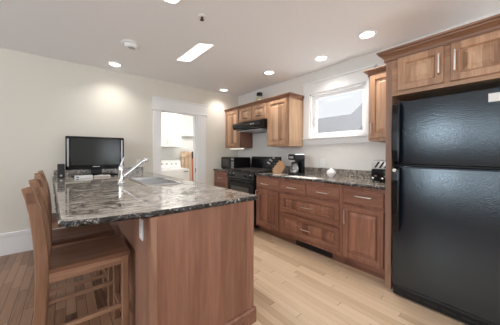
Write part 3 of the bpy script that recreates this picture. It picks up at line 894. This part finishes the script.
# worktop outline (rounded front left corner), sink cut-out
SX0, SX1, SY0, SY1 = .60, .915, 2.22, 2.98
pt = thing('peninsula_worktop', 'large polished granite peninsula worktop with a rough edge', 'countertop', (.5, 2.5, .884))
def arc(cx, cy, r, a0, a1, n=6): return [(cx + r * math.cos(math.radians(a0 + (a1 - a0) * k / n)), cy + r * math.sin(math.radians(a0 + (a1 - a0) * k / n))) for k in range(n + 1)]
YF = 1.216
outline = [(-.118, BY - .002)] + arc(.035, YF + .12, .05, 180, 262) + [(.16, YF + .045), (.32, YF + .02), (.5, YF + .006), (.7, YF)] + arc(1.06, YF + .025, .025, 270, 360, 4) + [(1.06, BY - .002)]
m = MB()
def ring_top(z):
    return [m.bm.verts.new((x, y, z)) for x, y in outline], [m.bm.verts.new(q + (z,)) for q in ((SX0, SY0), (SX1, SY0), (SX1, SY1), (SX0, SY1))]
to, ti = ring_top(.914); bo, bi = ring_top(.885)
for o_, i_ in ((to, ti), (bo, bi)):
    ed = [m.bm.edges.new((o_[k], o_[(k + 1) % len(o_)])) for k in range(len(o_))] + [m.bm.edges.new((i_[k], i_[(k + 1) % 4])) for k in range(4)]
    bmesh.ops.triangle_fill(m.bm, use_beauty=True, use_dissolve=False, edges=ed)
for a, b_ in ((to, bo), (ti, bi)):
    for k in range(len(a)):
        q = (k + 1) % len(a); m.bm.faces.new((a[k], a[q], b_[q], b_[k]))
m.build('slab', GRAN, pt)
m = MB(); chip_edge(m, outline, .884, .914); 
m.build('rough_edge', GRANE, pt)
m = MB(); m.box(-.118, BY - .024, .9142, .975, BY - .002, 1.0, .002); m.build('backsplash', GRANB, pt)

sk = thing('kitchen_sink', 'double-bowl stainless steel sink set in the peninsula worktop', 'sink', (.715, 2.59, .914))
m = MB()
for (a, b_, c, d) in ((SX0 - .018, SY0 - .018, SX1 + .018, SY0 + .012), (SX0 - .018, SY1 - .012, SX1 + .018, SY1 + .018), (SX0 - .018, SY0, SX0 + .012, SY1), (SX1 - .012, SY0, SX1 + .018, SY1)):
    m.box(a, b_, .9143, c, d, .921, .003)
m.box(SX0, 2.575, .905, SX1, 2.605, .919, .004)
m.build('rim', STEEL, sk)
for y0, y1 in ((SY0 + .006, 2.580), (2.600, SY1 - .006)):
    m = MB()
    x0, x1 = SX0 + .006, SX1 - .006
    L = [[(x0 + i, y0 + i, z), (x1 - i, y0 + i, z), (x1 - i, y1 - i, z), (x0 + i, y1 - i, z)] for i, z in ((0, .9142), (.006, .78), (.02, .735), (.06, .73))]
    m.loops(L, False, True)
    bl = m.build('bowl', STEEL, sk)
    m = MB(); m.lathe([(.04, .002), (.036, .004), (.012, .003)], ((x0 + x1) / 2, (y0 + y1) / 2, .73), 20); m.build('drain', CHROME, bl, True)

fa = thing('faucet', 'chrome pull-out faucet with an angled spout beside the sink', 'faucet', (.44, 2.59, .914))
fx, fy = .44, 2.59
m = MB(); m.lathe([(.038, 0), (.038, .006), (.030, .014), (.026, .03), (.025, .10), (.027, .13), (.026, .165), (.018, .18)], (fx, fy, .9145), 24); m.build('body', CHROME, fa, True)
m = MB(); m.tube([(fx, fy, .97), (fx + .06, fy, 1.015), (fx + .15, fy, 1.09), (fx + .19, fy, 1.125)], [.016, .016, .015, .017], 14); m.build('spout', CHROME, fa, True)
m = MB(); m.tube([(fx + .185, fy, 1.122), (fx + .222, fy, 1.15), (fx + .245, fy, 1.148), (fx + .252, fy, 1.125)], [.018, .024, .025, .021], 14); m.build('spray_head', CHROME, fa, True)
m = MB(); m.tube([(fx, fy, 1.085), (fx + .006, fy, 1.12), (fx + .022, fy, 1.165), (fx + .030, fy, 1.18)], [.019, .013, .009, .008], 12); m.build('lever', CHROME, fa, True)

# television and what stands round it
tv = thing('television', 'black flat-screen television on the peninsula against the back wall', 'television', (.325, 3.655, .9145), math.radians(-3.5))
m = MB(); m.box(-.325, -.03, .088, .325, .03, .525, .012, 3); m.build('bezel', BLACK, tv, True, local=True)
m = MB(); m.box(-.27, -.0325, .15, .27, -.0295, .497); m.build('screen', SCREEN, tv, local=True)
for s_ in (-1, 1):
    m = MB(); m.box(s_ * .298 - .009, -.0325, .135, s_ * .298 + .009, -.0295, .49, .001); m.build('speaker_strip', SILVERP, tv, local=True)
m = MB(); m.box(-.04, -.0325, .122, .04, -.0295, .132); m.build('front_label', SILVERP, tv, local=True)
m = MB(); m.box(-.25, .0, .16, .25, .08, .44, .03, 3); m.build('back_cover', BLACKM, tv, local=True)
m = MB(); m.box(-.06, .0, .03, .06, .035, .12, .004); m.build('stand_neck', BLACKM, tv, local=True)
m = MB()
L = []
for k, z in ((1.0, 0.0), (1.0, .012), (.93, .022), (.5, .034)):
    L.append([(.27 * k * math.cos(2 * math.pi * q / 32), .005 + .115 * k * math.sin(2 * math.pi * q / 32), z) for q in range(32)])
m.loops(L); m.build('stand_base', BLACK, tv, True, local=True)
sp = thing('desktop_speaker', 'small black speaker at the left side of the television', 'speaker', (-.04, 3.60, .9145))
m = MB(); m.box(-.075, 3.57, .9145, -.005, 3.66, 1.085, .006); m.build('cabinet', BLACKM, sp)
m = MB(); m.box(-.069, 3.564, .93, -.011, 3.571, 1.07, .002); m.build('grille', IRON, sp)
m = MB(); m.lathe([(.012, 0), (.012, -.008), (.004, -.010)], (-.04, 3.566, .945), 14, 'y'); m.build('volume_knob', SILVERP, sp, True)
rc = thing('media_player', 'flat white box lying before the left half of the television stand', 'media player', (.19, 3.42, .9145))
m = MB(); m.box(.085, 3.39, .9145, .265, 3.50, .944, .004); m.build('case', PLASTIC_W, rc)
m = MB(); m.box(.10, 3.3885, .922, .125, 3.3902, .934); m.build('front_window', DARKHOLE, rc)
rm = thing('keyboard', 'narrow beige keyboard lying right of the flat white box', 'keyboard', (.37, 3.42, .9145))
m = MB(); m.box(.275, 3.385, .9145, .455, 3.475, .932, .004); m.build('case', BEIGE, rm)
m = MB()
for r_ in range(3):
    for c_ in range(10): m.box(.283 + c_ * .0168, 3.395 + r_ * .024, .931, .297 + c_ * .0168, 3.415 + r_ * .024, .936)
kk = m.build('keys', PLASTIC_W, rm)

# ------------------------------------------------------------------ bar stools
SG = 'wooden stools along the peninsula'
st = thing('bar_stool', 'wooden bar stool nearest the camera, its seat half under the peninsula worktop', 'stool', (.12, 1.74, 0), 0, SG)
sx, sy = .12, 1.74
def S(m, name, mat, par=st, smooth=False): return m.build(name, mat, par, smooth)
# seat : saddle shaped slab
m = MB()
nx, ny = 12, 12
top = []; bot = []
for i in range(nx + 1):
    rt = []; rb = []
    for k in range(ny + 1):
        u = -1 + 2 * i / nx; v = -1 + 2 * k / ny
        x = sx + u * .193; y = sy + v * .18 * (1 - .03 * (1 - u))
        dip = .010 * (1 - u * u) * (1 - v * v) * (1.3 - u * .5)
        edge = .006 * (max(abs(u), abs(v)) ** 14)
        rt.append(m.bm.verts.new((x, y, .612 - dip - edge))); rb.append(m.bm.verts.new((x, y, .582)))
    top.append(rt); bot.append(rb)
for i in range(nx):
    for k in range(ny):
        m.bm.faces.new((top[i][k], top[i + 1][k], top[i + 1][k + 1], top[i][k + 1])); m.bm.faces.new((bot[i][k], bot[i][k + 1], bot[i + 1][k + 1], bot[i + 1][k]))
for i in range(nx):
    m.bm.faces.new((top[i][0], bot[i][0], bot[i + 1][0], top[i + 1][0])); m.bm.faces.new((top[i][ny], top[i + 1][ny], bot[i + 1][ny], bot[i][ny]))
for k in range(ny):
    m.bm.faces.new((top[0][k], top[0][k + 1], bot[0][k + 1], bot[0][k])); m.bm.faces.new((top[nx][k], bot[nx][k], bot[nx][k + 1], top[nx][k + 1]))
S(m, 'seat', SEAT, smooth=True)
for s_ in (-1, 1):
    y = sy + s_ * .158
    m = MB(); m.bar([(sx + .172, y, 0), (sx + .168, y, .583)], .036, .042); S(m, 'front_leg', STLV)
    m = MB(); m.bar([(sx - .245, y, 0), (sx - .225, y, .30), (sx - .214, y, .55), (sx - .215, y, .68), (sx - .224, y, .80), (sx - .238, y, .91), (sx - .256, y, .99), (sx - .272, y, 1.045)], .032,
                    [.046, .05, .054, .056, .054, .05, .044, .038]); S(m, 'rear_post', STLV)
    m = MB(); m.box(sx - .20, y - .011, .53, sx + .16, y + .011, .582, .002); S(m, 'side_apron', STLX)
    m = MB(); m.box(sx - .222, y - .010, .258, sx + .165, y + .010, .282, .003); S(m, 'side_stretcher', STLX)
m = MB(); m.box(sx + .155, sy - .15, .53, sx + .18, sy + .15, .582, .002); S(m, 'front_apron', STLY)
m = MB(); m.box(sx + .158, sy - .15, .17, sx + .182, sy + .15, .20, .003); S(m, 'foot_rail', STLY)
m = MB(); m.box(sx - .235, sy - .15, .32, sx - .212, sy + .15, .345, .003); S(m, 'back_stretcher', STLY)
m = MB(); m.box(sx - .232, sy - .15, .53, sx - .205, sy + .15, .582, .002); S(m, 'back_apron', STLY)
m = MB()   # curved top rail with its ends let into the posts
L = []
for k in range(11):
    v = -1 + 2 * k / 10
    cx = sx - .262 - .022 * (1 - v * v)
    L.append([Vector((cx - .004, sy + v * .178, .962)), Vector((cx + .026, sy + v * .178, .962)), Vector((cx + .018, sy + v * .178, 1.015)), Vector((cx + .012, sy + v * .178, 1.02)), Vector((cx - .012, sy + v * .178, 1.018))])
m.loops(L); S(m, 'top_rail', wood('stool_top_rail', (0.10, 0.045, 0.026), (0.26, 0.13, 0.08), 'y', 'z', 0.2, 0.1))
for v in (-.1, -.033, .033, .1):
    m = MB(); m.bar([(sx - .218, sy + v, .575), (sx - .226, sy + v, .70), (sx - .248, sy + v, .85), (sx - .272, sy + v, .968)], .026, .012); S(m, 'back_slat', STLV)
dup(st, (.105, 2.205, 0), 'wooden bar stool behind the nearest one, second along the peninsula', SG)
dup(st, (.08, 2.86, 0), 'wooden bar stool farthest from the camera, third along the peninsula by the back wall', SG)

# ------------------------------------------------------------------ ceiling lights
CANS = [(.536, 3.602, 'recessed ceiling light above the television near the back wall', 23),
        (2.389, 3.677, 'recessed ceiling light in the corner right of the doorway', 22),
        (2.403, 2.443, 'recessed ceiling light above the range wall cabinets', 30),
        (2.56, 1.64, 'recessed ceiling light in front of the window', 22),
        (2.42, 1.01, 'recessed ceiling light nearest the refrigerator cabinet', 34),
        (.640, 1.765, 'recessed ceiling light above the peninsula at the top edge of the photo', 48)]
def spot_light(par, x, y, watts):
    d = bpy.data.lights.new('can_bulb', 'SPOT'); d.energy = watts; d.spot_size = math.radians(135); d.spot_blend = 1.0; d.shadow_soft_size = .05; d.color = (1.0, .96, .91)
    o = bpy.data.objects.new('can_bulb', d); COL.objects.link(o); o.location = (x, y, H - .03)
for x, y, lab, wt in CANS:
    t = thing('recessed_light', lab, 'ceiling light', (x, y, H), 0, 'lit recessed ceiling lights')
    m = MB(); m.lathe([(.070, 0), (.094, 0), (.092, -.006), (.074, -.012), (.070, -.004)], (x, y, H - .0005), 32); m.build('trim_ring', TRIM, t, True)
    m = MB(); m.lathe([(.071, -.002), (.06, -.008), (.03, -.010)], (x, y, H), 28); m.build('lens', LAMPON, t, True)
    spot_light(t, x, y, wt)
t = thing('eyeball_light', 'unlit eyeball ceiling light above the sink', 'ceiling light', (.588, 2.835, H))
m = MB(); m.lathe([(.08, 0), (.11, 0), (.108, -.006), (.085, -.014), (.08, -.004)], (.588, 2.835, H - .0005), 32); m.build('trim_ring', TRIM, t, True)
m = MB(); m.lathe([(.081, -.002), (.078, -.018), (.06, -.034), (.045, -.040)], (.588, 2.835, H), 28); eb = m.build('eyeball', TRIM, t, True)
m = MB(); m.lathe([(.042, -.0395), (.03, -.0412), (.006, -.0412)], (.588, 2.835, H), 20); m.build('bulb_recess', SILVERP, eb, True)
t = thing('sprinkler_head', 'small metal sprinkler head on the ceiling', 'sprinkler', (.956, 1.838, H))
m = MB(); m.lathe([(.035, 0), (.033, -.006), (.016, -.010)], (.956, 1.838, H - .0005), 20); m.build('escutcheon', TRIM, t, True)
m = MB(); m.lathe([(.010, -.008), (.010, -.03), (.006, -.034)], (.956, 1.838, H), 14); m.build('nozzle', BRONZE, t, True)
m = MB(); m.lathe([(.018, -.034), (.019, -.037), (.004, -.038)], (.956, 1.838, H), 16); m.build('deflector', BRONZE, t, True)
t = thing('ceiling_sun_patch', 'long glowing patch standing for sunlight reflected on the ceiling', 'ceiling light', (1.235, 2.58, H))
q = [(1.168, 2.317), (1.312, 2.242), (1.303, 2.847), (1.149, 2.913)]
m = MB(); m.loops([[(a, b_, H - .0005) for a, b_ in q], [(a, b_, H - .004) for a, b_ in q]]); m.build('lens', SUNPATCH, t)  # glowing sheet in the shape of a reflected sun patch, no lamp
